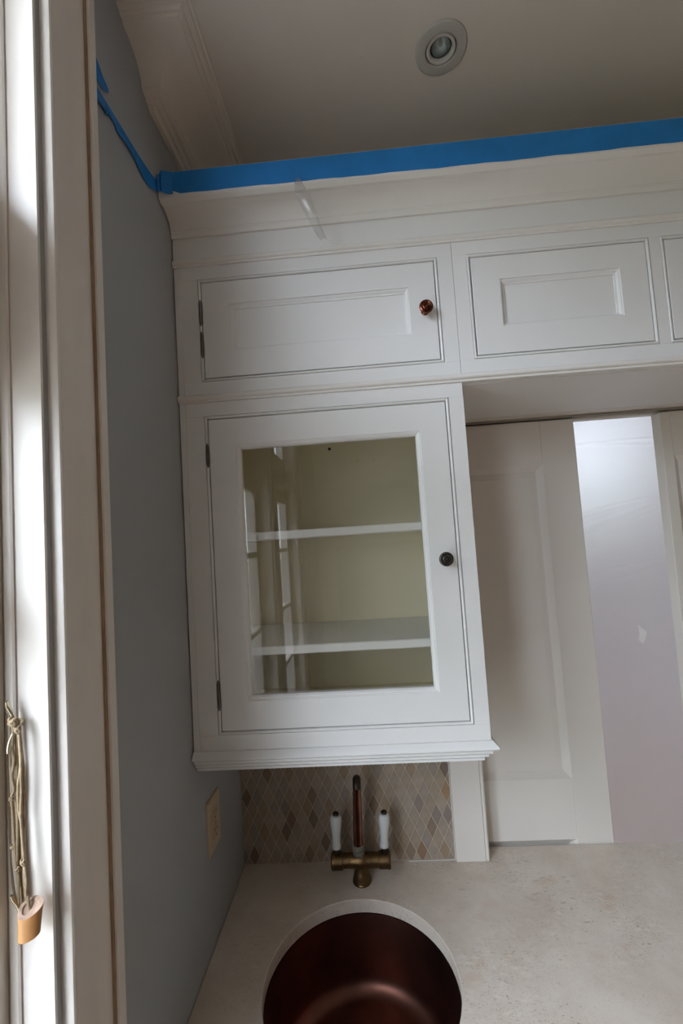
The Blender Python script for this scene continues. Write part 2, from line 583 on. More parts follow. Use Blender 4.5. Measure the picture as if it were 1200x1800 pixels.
# ------------------------------------------------------------------ windows on the left wall
CAS = [(0.0, 0.0), (0.0, 0.0100), (0.0012, 0.0130), (0.0035, 0.0142), (0.006, 0.0138), (0.0090, 0.0120), (0.012, 0.0125), (0.022, 0.0138), (0.033, 0.0140), (0.042, 0.0132),
       (0.050, 0.0140), (0.058, 0.0165), (0.0655, 0.0180), (0.0690, 0.0180), (0.0690, 0.0135), (0.0720, 0.0135), (0.0722, 0.0245), (0.0735, 0.0255), (0.0865, 0.0255), (0.0885, 0.0240), (0.0885, 0.0)]
for wi, (ya, yb) in enumerate(WINS):
    mb = MB()
    for yj, sg in ((yb, 1), (ya, -1)):
        y0, y1 = sorted((yj, yj - sg * 0.004))
        mb.box(-0.098, 0.0, y0, y1, ZS, ZTT)
    mb.box(-0.098, 0, ya + 0.004, yb - 0.004, ZTT - 0.004, ZTT)
    w = struct('window_%d' % (wi + 1), mb, TRIM)
    # casing both sides and across the top
    for yj, sg in (((yb, 1),), ((ya, -1),))[wi]:
        c = MB()
        f = lambda z: (lambda p: (p[1], yj + sg * (0.008 + p[0]), z))
        c.prism(CAS, f(ZS - 0.02), f(ZTT + 0.02))
        cs = part('casing', c, TRIM, w)
        g = MB().box(0.0126, 0.0215, *sorted((yj + sg * 0.0771, yj + sg * 0.0801)), ZS, ZTT)  # brown strip laid along the casing groove
        part('groove_line', g, BROWNGAP, cs, 'brown line in the casing groove')
    part('head_casing', MB().box(0, 0.02, ya - (0.1 if wi else 0.048), yb + (0.0965 if not wi else 0.046), ZTT + 0.02, ZTT + 0.1, 0.002), TRIM, w)
    part('sill', MB().box(-0.14, 0.05, ya - (0.1 if wi else 0.047), yb + (0.0965 if not wi else 0.047), ZS - 0.05, ZS - 0.02, 0.004), TRIM, w)
    part('transom_bar', MB().box(-0.098, -0.052, ya + 0.004, yb - 0.004, ZH, ZB, 0.003).box(-0.0525, -0.046, ya + 0.004, yb - 0.004, ZB - 0.042, ZB - 0.003, 0.003).box(-0.0525, -0.048, ya + 0.004, yb - 0.004, ZH + 0.004, ZH + 0.03, 0.002), TRIM, w)
    if not wi:
        part('mullion_casing', MB().box(0, 0.012, -1.271, -1.184, ZS - 0.02, ZTT + 0.02, 0.003).box(0.0115, 0.020, -1.250, -1.205, ZS - 0.02, ZTT + 0.02, 0.004), TRIM, w)
    for y0, y1 in ((yb - 0.0085, yb - 0.004), (ya + 0.004, ya + 0.0085)):
        part('stop_bead', MB().box(-0.0505, -0.038, y0, y1, ZS, ZTT - 0.004, 0.0018), TRIM, w)
    # sashes: stiles, rails, muntins, panes
    for nm, z0, z1, bars in (('lower_sash', ZS, ZH, (0.246, 0.53, 0.836)), ('transom_sash', ZB, ZTT - 0.004, ())):
        s = MB()
        st = 0.038
        for yj in ((ya + 0.004, ya + st), (yb - st, yb - 0.0045)):
            s.box(-0.092, -0.053, yj[0], yj[1], z0, z1, 0.002)
        s.box(-0.092, -0.053, ya + st, yb - st, z0, z0 + 0.05, 0.002).box(-0.092, -0.053, ya + st, yb - st, z1 - 0.04, z1, 0.002)
        sa = part(nm, s, TRIM, w)
        for zb in bars:
            part('muntin', MB().box(-0.086, -0.056, ya + st, yb - st, zb - 0.011, zb + 0.011, 0.003), TRIM, sa)
        zs = [z0 + 0.045] + list(bars) + [z1 - 0.035]
        for a, b in zip(zs, zs[1:]):
            part('glass_pane', MB().box(-0.0735, -0.0705, ya + st - 0.004, yb - st + 0.004, a, b), WGLASS, sa)

# ------------------------------------------------------------------ crown moulding, left wall (stops in a mitred return)
prof = [(0.0, 1.7945), (0.0095, 1.7945), (0.0125, 1.7970), (0.0130, 1.8005), (0.0145, 1.8025), (0.0195, 1.8028), (0.0232, 1.8050), (0.0238, 1.8080), (0.0252, 1.8092), (0.0310, 1.8092), (0.0355, 1.8115), (0.0370, 1.8150), (0.0395, 1.8165)]
for i in range(9):
    a = math.radians(8 + 9.5 * i)
    prof.append((0.0395 + 0.066 * (1 - math.cos(a)), 1.8175 + 0.053 * math.sin(a)))
prof += [(0.1060, 1.8735), (0.1085, 1.8775), (0.1130, 1.8780), (0.1165, 1.8805), (0.1172, 1.8840), (0.1230, 1.8845), (0.1275, 1.8875), (0.1285, 1.8910), (0.134, 1.8915), (0.134, ZT), (0.0, ZT)]
yr = -0.392
mb = MB()
inner = [[(d, 0.0, z) for d, z in prof], [(d, yr - d, z) for d, z in prof], [(0.0, yr - d, z) for d, z in prof]]
mb.loft(inner, True, True)
struct('trim_2', mb, TRIM, 'stepped crown moulding ending in a mitred return')

# ------------------------------------------------------------------ doorway casing beside the tiles and the sliding doors
t3 = struct('trim_3', MB().box(0.577, 0.6545, -0.0137, 0, 0.0, 1.196, 0.0008).box(0.6555, 0.6645, -0.0155, 0.036, 0.0, 1.194, 0.003), TRIM, 'flat door casing with a thin edge bead')
part('caulk_bead', MB().box(0.5735, 0.577, -0.009, 0, 0.004, 0.42, 0.001).box(0.45, 0.577, -0.0078, -0.003, 0.0003, 0.0030, 0.0008), CAULK, t3, 'bead of white caulk against the tiles')


def door_leaf(name, x0, x1, panels, z0, z1):
    mb = MB()
    y0, y1 = 0.042, 0.078
    # frame of stiles and rails around the panel openings
    px0, px1 = panels[0][0], panels[0][1]
    mb.box(x0, px0, y0, y1, z0, z1, 0.0012).box(px1, x1, y0, y1, z0, z1, 0.0012)
    zs = [z0]
    for p in panels:
        zs += [p[2], p[3]]
    zs.append(z1)
    for a, b in zip(zs[0::2], zs[1::2]):
        mb.box(px0, px1, y0, y1, a, b)
    d = struct(name, mb, TRIM)
    for p in panels:
        q = MB().rects([(0, y1), (0, y0), (0.0008, y0 + 0.0008), (0.0085, y0 + 0.0062), (0.0165, y0 + 0.0125), (0.0175, y0 + 0.0130), (0.034, y0 + 0.0098), (0.0345, y0 + 0.0082), (0.035, y0 + 0.0082)], *p)
        part('raised_panel', q, TRIM, d)
    return d


door_leaf('door_1', 0.36, 1.016, [(0.46, 0.918, -0.80, 0.0125), (0.46, 0.918, 0.175, 1.056)], -0.90, 1.183)
door_leaf('door_2', 1.2577, 1.92, [(1.287, 1.82, -0.80, 0.0125), (1.287, 1.82, 0.175, 1.056)], -0.90, 1.183)

# plastic sheet hung across the opening, with soft creases
nx, nz = 24, 150
X0, X1, Z0, Z1, YS = 1.0, 1.36, -0.9, 1.225, 0.15
creases = [(1.128, 0.004, 0.0012, 0.003), (1.120, -0.014, 0.0010, 0.003), (0.925, 0.035, 0.0014, 0.003), (0.910, 0.050, 0.0012, 0.0028), (0.898, 0.058, 0.0016, 0.003), (0.872, 0.070, 0.0014, 0.003), (0.862, 0.060, 0.0008, 0.003), (0.70, 0.05, 0.0008, 0.006), (0.735, 0.03, 0.0006, 0.004), (1.16, 0.06, 0.0009, 0.004), (1.10, 0.09, 0.0007, 0.004), (1.04, 0.10, 0.0006, 0.006)]


def sheet_y(x, z):
    y = 0.012 * noise.noise(Vector((x * 4, z * 2.2, 0.3))) + 0.003 * noise.noise(Vector((x * 9, z * 9, 2.3)))
    for zc, sl, h, w in creases:
        t = (z - zc - sl * (x - 1.15) / 0.2) / w
        y -= h * math.exp(-t * t)
    return YS + y


zz = [Z0 + 0.8 * i / 20 for i in range(20)] + [-0.1 + (Z1 + 0.1) * i / 560 for i in range(561)]
front = [[(X0 + (X1 - X0) * i / nx, sheet_y(X0 + (X1 - X0) * i / nx, z), z) for i in range(nx + 1)] for z in zz]
mb = MB().loft(front, closed=False)
mb.loft([[(x, y + 0.0012, z) for x, y, z in l] for l in front], closed=False)
n1 = nx + 1
tot = n1 * len(zz)
for j in range(len(zz) - 1):
    for c in (0, nx):
        mb.f.append((j * n1 + c, (j + 1) * n1 + c, tot + (j + 1) * n1 + c, tot + j * n1 + c))
for j in (0, len(zz) - 1):
    for i in range(nx):
        mb.f.append((j * n1 + i, j * n1 + i + 1, tot + j * n1 + i + 1, tot + j * n1 + i))
solo('plastic_sheet', mb, SHEET, 'milky plastic sheet hung across the gap between the sliding doors', 'plastic sheet')
sc = [(1.2005, 0.562), (1.2065, 0.552), (1.2225, 0.538), (1.2155, 0.519), (1.2085, 0.503), (1.1945, 0.5145), (1.2005, 0.533)]
ys_ = min(sheet_y(x, z) for x, z in sc) - 0.0045
mb = MB().loft([[(x, ys_ - 0.004 * (i % 2), z) for i, (x, z) in enumerate(sc)], [(x, ys_ + 0.0012 - 0.004 * (i % 2), z) for i, (x, z) in enumerate(sc)]], True, True)
solo('paper_scrap', mb, SCRAP, 'small torn white scrap stuck on the plastic sheet', 'scrap')

# ------------------------------------------------------------------ diamond tiles on the back wall
part('grout_bed', MB().box(0.001, 0.5765, -0.0035, 0, 0.001, 0.44), GROUT, wall_back)
SPECIAL = [('ochre', 0.5615, 0.1789), ('brown', 0.5214, 0.0882), ('rust', 0.493, 0.0319), ('mauve', 0.4927, 0.1504), ('brown', 0.3537, 0.1501), ('tan', 0.3925, 0.1294), ('mauve', 0.5355, 0.1292), ('dark', 0.0169, 0.1536), ('red', 0.0583, 0.1826), ('brown', 0.1977, 0.1816), ('brown', 0.085, 0.235), ('tan', 0.1426, 0.2405), ('red', 0.1421, 0.1223), ('dark', 0.1286, 0.0927), ('dark', 0.1999, 0.1225), ('dark', 0.2275, 0.0617), ('brown', 0.1848, 0.0461), ('red', 0.0304, 0.0475), ('tan', 0.4198, 0.1225), ('mauve', 0.562, 0.1358), ('dark', 0.5701, 0.2399), ('tan', 0.5757, 0.2142), ('beige', 0.4401, 0.1249), ('tan', 0.3769, 0.1718), ('gray', 0.3357, 0.0909), ('gray', 0.3288, 0.1734), ('tan', 0.4689, 0.2256), ('mauve', 0.1281, 0.153), ('gray', 0.0503, 0.1828), ('brown', 0.4531, 0.0091)]
PX, PZ, GX = 0.01525, 0.031, 0.0012
cells = []
for m in range(-40, 4):
    for n in range(-8, 9):
        if (m + n) % 2:
            continue
        cx, cz = 0.5637 + m * PX, 0.2100 + PZ + n * PZ
        cells.append((cx, cz))


def clip(poly, ax, val, keep_less):
    out = []
    for i in range(len(poly)):
        a, b = poly[i], poly[(i + 1) % len(poly)]
        ia = (a[ax] <= val) == keep_less
        ib = (b[ax] <= val) == keep_less
        if ia:
            out.append(a)
        if ia != ib:
            t = (val - a[ax]) / (b[ax] - a[ax])
            out.append((a[0] + (b[0] - a[0]) * t, a[1] + (b[1] - a[1]) * t))
    return out


tint = {}
for k, x, z in SPECIAL:
    j = min(range(len(cells)), key=lambda i: (cells[i][0] - x) ** 2 / PX ** 2 + (cells[i][1] - z) ** 2 / PZ ** 2)
    tint[j] = k
shared = {}


def tile_mb(poly, dy=0.0):
    cx = sum(p[0] for p in poly) / len(poly)
    cz = sum(p[1] for p in poly) / len(poly)
    inn = [(cx + (p[0] - cx) * 0.93, cz + (p[1] - cz) * 0.96) for p in poly]
    return MB().loft([[(x, -0.003, z) for x, z in poly], [(x, -0.0044 + dy, z) for x, z in poly], [(x, -0.0048 + dy, z) for x, z in inn]], True, True)


for i, (cx, cz) in enumerate(cells):
    k = tint.get(i) or R.choice(['cream', 'sand', 'sand', 'beige', 'beige', 'gray', 'sand', 'cream', 'tan' if R.random() < .5 else 'beige'])
    gz = GX * PZ / PX
    d = [(PX - GX, 0), (0, PZ - gz), (-(PX - GX), 0), (0, -(PZ - gz))]
    poly = [(cx + a, cz + b) for a, b in d]
    full = poly
    for ax, val, less in ((0, 0.0015, False), (0, 0.5745, True), (1, 0.0035, False), (1, 0.437, True)):
        full = clip(full, ax, val, less)
        if len(full) < 3:
            break
    if len(full) < 3:
        continue
    area = abs(sum(full[q][0] * full[(q + 1) % len(full)][1] - full[(q + 1) % len(full)][0] * full[q][1] for q in range(len(full)))) / 2
    if area < 2e-5:
        continue
    if len(full) == 4 and all(abs(a[0] - b[0]) + abs(a[1] - b[1]) < 1e-6 for a, b in zip(full, poly)):
        if k not in shared:
            o = part('tile', tile_mb(d), TILES[k], wall_back)
            shared[k] = o.data
        else:
            o = bpy.data.objects.new('tile', shared[k])
            COL.objects.link(o)
            o.parent = wall_back
        o.location = (cx, R.uniform(-0.0003, 0.0003), cz)
    else:
        part('tile', tile_mb(full), TILES[k], wall_back)

# ------------------------------------------------------------------ stone counter with a round sink cut-out
SX, SY, SR = 0.3233, -0.3206, 0.1944
seg = 72
XC0, XC1, YC0, YC1 = 0.0015, 2.2, -0.655, -0.0005
ring, sqr = [], []
hx0, hx1, hy0, hy1 = XC0, 0.70, YC0, YC1
for k in range(seg):
    a = 2 * math.pi * k / seg
    c, d = math.cos(a), math.sin(a)
    ring.append((SX + SR * c, SY + SR * d))
    t = min([((hx1 - SX) / c) if c > 1e-9 else 9, ((hx0 - SX) / c) if c < -1e-9 else 9, ((hy1 - SY) / d) if d > 1e-9 else 9, ((hy0 - SY) / d) if d < -1e-9 else 9])
    sqr.append([SX + t * c, SY + t * d])
for cx, cy in ((hx0, hy0), (hx0, hy1), (hx1, hy0), (hx1, hy1)):     # put true corners on the outer loop
    j = min(range(seg), key=lambda q: (sqr[q][0] - cx) ** 2 + (sqr[q][1] - cy) ** 2)
    sqr[j] = [cx, cy]
TH = 0.030
er = [(SX + (p[0] - SX) * 1.0075, SY + (p[1] - SY) * 1.0075) for p in ring]
mb = MB()
mb.loft([[(x, y, 0) for x, y in sqr], [(x, y, 0) for x, y in er], [(x, y, -0.0012) for x, y in ring], [(x, y, -TH) for x, y in ring], [(x, y, -TH) for x, y in sqr]], ring=True)
mb.box(hx1, XC1, YC0, YC1, -TH, 0)
mb.box(0.666, 1.648, YC1, 0.0395, -TH, 0)
solo('countertop', mb, STONE, 'pale fossil limestone countertop with a round sink cut-out', 'countertop')

sp = [(SR + 0.012, -0.0305), (SR + 0.012, -0.032), (SR - 0.0005, -0.0325), (SR - 0.001, -0.036), (SR - 0.004, -0.10), (SR - 0.009, -0.160)]
for i in range(1, 9):
    a = math.radians(90 * i / 8)
    sp.append((SR - 0.009 - 0.035 * (1 - math.cos(a)), -0.160 - 0.035 * math.sin(a)))
sp += [(0.06, -0.198), (0.045, -0.1985)]
mb = MB().lathe([(r, z) for r, z in sp], (SX, SY, 0), 'z', 64, False)
outer = [(r + 0.0015, z - 0.0015) for r, z in sp][::-1]
mb.lathe(outer, (SX, SY, 0), 'z', 64, False)
t = thing('sink', 'round dark copper undermount sink basin in the stone countertop', 'sink', (SX, SY, -0.2))
part('basin', mb, SINKCU, t)
part('drain', MB().lathe([(0.047, -0.1995), (0.047, -0.1965), (0.042, -0.196), (0.036, -0.199), (0.012, -0.2005), (0.0001, -0.2005)], (SX, SY, 0), 'z', 32), BRASS, t)

# base cabinet that carries the counter
t = thing('base_cabinet', 'white base cabinet under the limestone countertop', 'cabinet', (1.1, -0.32, ZF))
mb = MB().box(0.0015, 0.02, -0.63, -0.002, ZF, -TH).box(2.18, 2.198, -0.63, -0.002, ZF, -TH).box(0.02, 2.18, -0.012, -0.002, ZF + 0.1, -TH)
mb.box(0.02, 2.18, -0.63, -0.012, ZF + 0.09, ZF + 0.108).box(0.02, 2.18, -0.63, -0.612, -0.075, -TH).box(0.02, 2.18, -0.56, -0.548, ZF, ZF + 0.09)
part('carcass', mb, CAB, t)
for i in range(4):
    x0 = 0.025 + i * 0.54
    d = part('door', MB().rects([(0, -0.6305), (0, -0.65), (0.055, -0.65), (0.06, -0.643), (0.065, -0.643)], x0, x0 + 0.53, ZF + 0.11, -0.085), CAB, t)


# ------------------------------------------------------------------ knobs
def knob_mb(x, z, y0, tall=0.026, r=0.0148):
    p = [(0.0085, -0.001), (0.0085, 0.002), (0.0062, 0.004), (0.0052, 0.010), (0.0062, tall - 0.012), (r * 0.72, tall - 0.0095), (r * 0.98, tall - 0.0065), (r, tall - 0.0045), (r * 0.95, tall - 0.0025),
         (r * 0.78, tall - 0.0016), (r * 0.66, tall - 0.0032), (r * 0.58, tall - 0.0034), (r * 0.50, tall - 0.0018), (r * 0.40, tall - 0.0012), (r * 0.32, tall - 0.0022), (r * 0.27, tall - 0.0008), (r * 0.18, tall + 0.0010), (r * 0.02, tall + 0.0016)]
    return MB().lathe(p, (x, y0, z), '-y', 32)


BEADP = 0.0065      # opening bead round each door
GAP = 0.0021


def opening_bead(x0, x1, z0, z1):
    """thin rounded bead with a quirk, framing a door opening whose inner edge is the given rectangle"""
    o = -BEADP
    return MB().rects([(o, F + 0.0192), (o, F + 0.0035), (o + 0.0010, F + 0.0035), (o + 0.0012, F - 0.0003), (o + 0.0022, F - 0.0016), (o + 0.0038, F - 0.0019), (o + 0.0054, F - 0.0010), (o + BEADP, F + 0.0010), (o + BEADP, F + 0.0192)], x0, x1, z0, z1, ring=True)


def hinge_mb(x, z0, z1):
    m = MB().lathe([(0.0005, z0 - 0.006), (0.0022, z0 - 0.004), (0.0018, z0 - 0.001), (0.0032, z0), (0.0034, (z0 + z1) / 2 - 0.0004), (0.0028, (z0 + z1) / 2), (0.0034, (z0 + z1) / 2 + 0.0004), (0.0032, z1), (0.0018, z1 + 0.001), (0.0022, z1 + 0.004), (0.0005, z1 + 0.006)], (x, F - 0.0028, 0), 'z', 14)
    return m


PAN = [(0, 0.0), (0.0001, 0.0028), (0.0012, 0.0030), (0.0030, 0.0034), (0.0052, 0.0052), (0.0066, 0.0070), (0.0074, 0.0073), (0.0096, 0.0074), (0.0097, 0.0100), (0.0102, 0.0100)]


def flat_panel_door(t, x0, x1, z0, z1, ins):
    """inset door: frame with a moulded, recessed flat panel. ins = left, right, bottom, top rail widths"""
    x0, x1, z0, z1 = x0 + GAP, x1 - GAP, z0 + GAP, z1 - GAP
    l, r, b, tp = ins
    a0, a1, c0, c1 = x0 + l, x1 - r, z0 + b, z1 - tp
    loops = [[(x0, F + 0.020, z0), (x1, F + 0.020, z0), (x1, F + 0.020, z1), (x0, F + 0.020, z1)], [(x0, F + 0.0006, z0), (x1, F + 0.0006, z0), (x1, F + 0.0006, z1), (x0, F + 0.0006, z1)],
             [(x0 + .0008, F, z0 + .0008), (x1 - .0008, F, z0 + .0008), (x1 - .0008, F, z1 - .0008), (x0 + .0008, F, z1 - .0008)]]
    for i, y in PAN:
        loops.append([(a0 + i, F + y, c0 + i), (a1 - i, F + y, c0 + i), (a1 - i, F + y, c1 - i), (a0 + i, F + y, c1 - i)])
    return part('door', MB().loft(loops, True, True), CAB, t)


def face_frame(x0, x1, z0, z1, openings):
    """stiles and rails around openings (x0, x1, z0, z1), all sharing one z range"""
    mb = MB()
    e = BEADP
    zb, zt = openings[0][2] - e, openings[0][3] + e
    xs = [x0]
    for o in openings:
        xs += [o[0] - e, o[1] + e]
    xs.append(x1)
    mb.box(x0, x1, F, F + 0.019, zt, z1, 0.0004).box(x0, x1, F, F + 0.019, z0, zb, 0.0004)
    for a, b in zip(xs[0::2], xs[1::2]):
        mb.box(a, b, F, F + 0.019, zb, zt)
    return mb


ZM0, ZM1 = 1.1955, 1.2145       # bead between lower and upper cabinets
ZT0, ZT1 = 1.5055, 1.5235       # bead under the frieze
W1 = 0.6185
# ---- glass-fronted wall cabinet
t = thing('glass_cabinet', 'white wall cabinet with a single glass door above the copper sink', 'cabinet', (W1 / 2, -0.16, 0.415))
G = (0.0627, 0.5811, 0.4903, 1.1583)
part('face_frame', face_frame(0.0160, W1, 0.4525, ZM0, [G]), CAB, t)
part('filler_strip', MB().box(0.0022, 0.0155, F + 0.0004, F + 0.019, 0.4525, ZM0, 0.0005), CAB, t)
part('bead', opening_bead(*G), CAB, t)
mb = MB().box(0.0022, 0.04, F + 0.019, -0.0075, 0.4525, ZM0).box(0.6000, W1, F + 0.019, -0.0165, 0.4525, ZM0)
part('side_panel', MB().box(0.0022, 0.040, F + 0.019, -0.0165, 0.4530, 1.195), INNER, t)
sd = part('side_panel', MB().box(0.5985, W1, F + 0.0192, -0.0165, 0.4530, 1.195, 0.0005), CAB, t)
part('back_panel', MB().box(0.040, 0.5985, -0.0205, -0.0145, 0.4530, 1.195), INNER, t)
part('bottom_panel', MB().box(0.0402, 0.5983, F + 0.0192, -0.021, 0.4530, 0.476), INNER, t)
part('top_panel', MB().box(0.0402, 0.5983, F + 0.0192, -0.021, 1.176, 1.195), INNER, t)
for z in (0.8865, 0.6345):
    part('shelf', MB().box(0.0408, 0.598, -0.281, -0.022, z, z + 0.0185, 0.002), CAB, t)
part('peg_hole', MB().lathe([(0.0001, 0), (0.0042, 0.0), (0.0042, 0.0012), (0.0001, 0.0012)], (0.3067, -0.0205, 1.1345), '-y', 16), DARK, t, 'dark hole in the back panel')
# door: frame ring with moulded glass opening
gx0, gx1, gz0, gz1 = G[0] + GAP, G[1] - GAP, G[2] + GAP, G[3] - GAP
ox0, ox1, oz0, oz1 = 0.1225, 0.5222, 0.5510, 1.0985
loops = []
for i, y in ((0, F + 0.020), (0, F + 0.0006), (0.0008, F)):
    loops.append([(gx0 + i, y, gz0 + i), (gx1 - i, y, gz0 + i), (gx1 - i, y, gz1 - i), (gx0 + i, y, gz1 - i)])
for i, y in ((0, 0), (0.0010, 0.0014), (0.0026, 0.0016), (0.0034, 0.0030), (0.0062, 0.0042), (0.0080, 0.0068), (0.0092, 0.0078), (0.0094, 0.0105), (0.0094, 0.020)):
    loops.append([(ox0 + i, F + y, oz0 + i), (ox1 - i, F + y, oz0 + i), (ox1 - i, F + y, oz1 - i), (ox0 + i, F + y, oz1 - i)])
d = part('door', MB().loft(loops, ring=True), CAB, t)
part('glass_pane', MB().box(ox0 + 0.004, ox1 - 0.004, F + 0.0108, F + 0.0138, oz0 + 0.004, oz1 - 0.004), GLASS, d)
part('knob', knob_mb(0.5528, 0.8238, F), BRONZE, d, 'dark bronze ringed knob')
part('hinge', hinge_mb(G[0] - 0.0012, 1.057, 1.098), STEEL, d, 'dark steel barrel hinge')
part('hinge', hinge_mb(G[0] - 0.0012, 0.541, 0.592), STEEL, d, 'dark steel barrel hinge')
# stepped bottom moulding, returned on the right side
bp = [(0.0, 0.4525), (0.0022, 0.4525), (0.0040, 0.4510), (0.0072, 0.4470), (0.0108, 0.4430), (0.0120, 0.4405), (0.0120, 0.4380), (-0.0030, 0.4376), (-0.0030, 0.4322), (0.0012, 0.4318), (0.0012, 0.4265),
      (-0.0095, 0.4262), (-0.0095, 0.4222), (-0.0060, 0.4218), (-0.0060, 0.4166), (-0.0165, 0.4164), (-0.0165, 0.4124), (-0.0130, 0.4120), (-0.0130, 0.4070), (-0.032, 0.4070), (-0.032, 0.4525)]
f1 = lambda p: (0.0022, F - 0.001 - p[0], p[1])
f2 = lambda p: (W1 + p[0], F - 0.001 - p[0], p[1])
f3 = lambda p: (W1 + p[0], -0.016, p[1])
part('bottom_moulding', MB().loft([[f(p) for p in bp] for f in (f1, f2, f3)], True, True), CAB, t)
part('underside', MB().box(0.0022, W1 - 0.031, F + 0.031, -0.0165, 0.4100, 0.4520), CAB, t)

# ---- overhead cabinets
t = thing('overhead_cabinet', 'white overhead cabinet with one door and a copper knob above the glass cabinet', 'cabinet', (W1 / 2, -0.16, ZM0))
D1 = (0.0614, 0.5797, 1.2483, 1.4694)
part('face_frame', face_frame(0.0160, W1 - 0.0004, 1.197, 1.522, [D1]), CAB, t)
part('filler_strip', MB().box(0.0022, 0.0155, F + 0.0004, F + 0.019, 1.197, 1.522, 0.0005), CAB, t)
part('bead', opening_bead(*D1), CAB, t)
d = flat_panel_door(t, *D1, (0.0603, 0.0575, 0.0585, 0.0525))
part('knob', knob_mb(0.5520, 1.3570, F), COPPER, d, 'copper ringed knob')
part('hinge', hinge_mb(D1[0] - 0.0012, 1.374, 1.421), STEEL, d, 'dark steel barrel hinge')
part('hinge', hinge_mb(D1[0] - 0.0012, 1.301, 1.349), STEEL, d, 'dark steel barrel hinge')
part('carcass', MB().box(0.0022, 0.02, F + 0.019, -0.002, 1.198, 1.60).box(0.600, W1 - 0.0004, F + 0.019, -0.002, 1.198, 1.60).box(0.02, 0.600, F + 0.021, -0.002, 1.198, 1.214).box(0.02, 0.6, F + 0.019, -0.002, 1.585, 1.60), CAB, t)

XU = 1.478
t = thing('overhead_cabinet', 'white overhead cabinet with two knobless doors above the sliding doorway', 'cabinet', ((W1 + XU) / 2, -0.16, ZM0))
D2 = (0.6553, 1.0260, 1.2495, 1.4694)
D3 = (1.0624, 1.4330, 1.2495, 1.4694)
part('face_frame', face_frame(W1 + 0.0004, XU, 1.197, 1.522, [D2, D3]), CAB, t)
part('bead', opening_bead(*D2), CAB, t)
part('bead', opening_bead(*D3), CAB, t)
for D in (D2, D3):
    flat_panel_door(t, *D, (0.0590, 0.0560, 0.0600, 0.0520))
part('soffit_panel', MB().box(W1 + 0.0006, XU, F + 0.0195, -0.0004, 1.1946, 1.214), CAB, t)
for x0 in (W1 + 0.0004, XU - 0.018):
    part('side_panel', MB().box(x0, x0 + 0.0178, F + 0.019, -0.002, 1.2145, 1.60), CAB, t)

# ---- continuous mouldings over both units
t = thing('cabinet_cornice', 'white cornice with plain frieze and beads running along the cabinet tops', 'cornice', (XU / 2, F, ZM0))


def run(prof, x0=0.0022, x1=XU + 0.02):
    return MB().prism(prof, lambda p: (x0, p[0], p[1]), lambda p: (x1, p[0], p[1]))


part('bead_moulding', run([(F + 0.006, ZM0), (F - 0.0035, ZM0), (F - 0.0042, ZM0 + 0.0010), (F - 0.0042, ZM0 + 0.0046), (F - 0.0060, ZM0 + 0.0050), (F - 0.0085, ZM0 + 0.0068), (F - 0.0096, ZM0 + 0.0095), (F - 0.0090, ZM0 + 0.0130), (F - 0.0062, ZM0 + 0.0165), (F - 0.0005, ZM0 + 0.019), (F - 0.0001, ZM0 + 0.0192), (F - 0.0001, ZM0 + 0.0014), (F + 0.006, ZM0 + 0.0014)]), MOULD, t)
part('bead_moulding', run([(F - 0.0003, ZT0), (F - 0.0035, ZT0), (F - 0.0040, ZT0 + 0.0010), (F - 0.0040, ZT0 + 0.0042), (F - 0.0056, ZT0 + 0.0046), (F - 0.0078, ZT0 + 0.0062), (F - 0.0087, ZT0 + 0.0090), (F - 0.0080, ZT0 + 0.0125), (F - 0.0050, ZT0 + 0.016), (F - 0.0003, ZT0 + 0.018)]), MOULD, t)
part('frieze', run([(F, ZT1 - 0.001), (F, 1.60), (F + 0.018, 1.60), (F + 0.018, ZT1 - 0.001)]), CAB, t)
TF = -0.3795            # fascia plane under the tape
cp = [(F - 0.0003, 1.5735), (F - 0.0050, 1.5735), (F - 0.0065, 1.5770), (F - 0.0068, 1.5850), (F - 0.0085, 1.5875), (F - 0.0078, 1.5890)]
for i in range(9):
    a = math.radians(10 + 8.5 * i)
    cp.append((F - 0.0085 - 0.036 * (1 - math.cos(a)) * 1.10, 1.5885 + 0.0290 * math.sin(a)))
cp += [(-0.3600, 1.6185), (-0.3655, 1.6180), (-0.3690, 1.6170), (-0.3740, 1.6195), (-0.3785, 1.6225), (TF, 1.6250), (TF, 1.6780), (TF + 0.004, 1.6790), (F - 0.0003, 1.6790)]
part('crown_moulding', run(cp), MOULD, t)

# ------------------------------------------------------------------ masking tape
mb = MB()
N = 60
tp, bt = [], []
for i in range(N + 1):
    x = 0.026 + (1.497 - 0.026) * i / N
    w = 0.0006 * math.sin(x * 40) + 0.0004 * math.sin(x * 93)
    top = 1.6772
    bot = 1.6265 + w + 0.0016 * math.sin(x * 5.0 + 1.2)
    if i == 0:
        bot += 0.010
    tp.append((x, top))
    bt.append((x, bot))
cols = []
for (x, a), (_, b) in zip(tp, bt):
    bow = 0.0006 + 0.0003 * math.sin(x * 21)
    cols.append([(x, TF - 0.0004, a), (x, TF - 0.0004 - bow, (a * 2 + b) / 3), (x, TF - 0.0005 - bow * 0.7, (a + 2 * b) / 3), (x, TF - 0.0008, b), (x, TF - 0.0003, b), (x, TF - 0.00015, a)])
mb.loft(cols, True, True)
t = thing('masking_tape', 'long strip of blue masking tape along the cornice edge', 'tape', (0.75, TF, 1.6265))
part('strip', mb, TAPE, t)
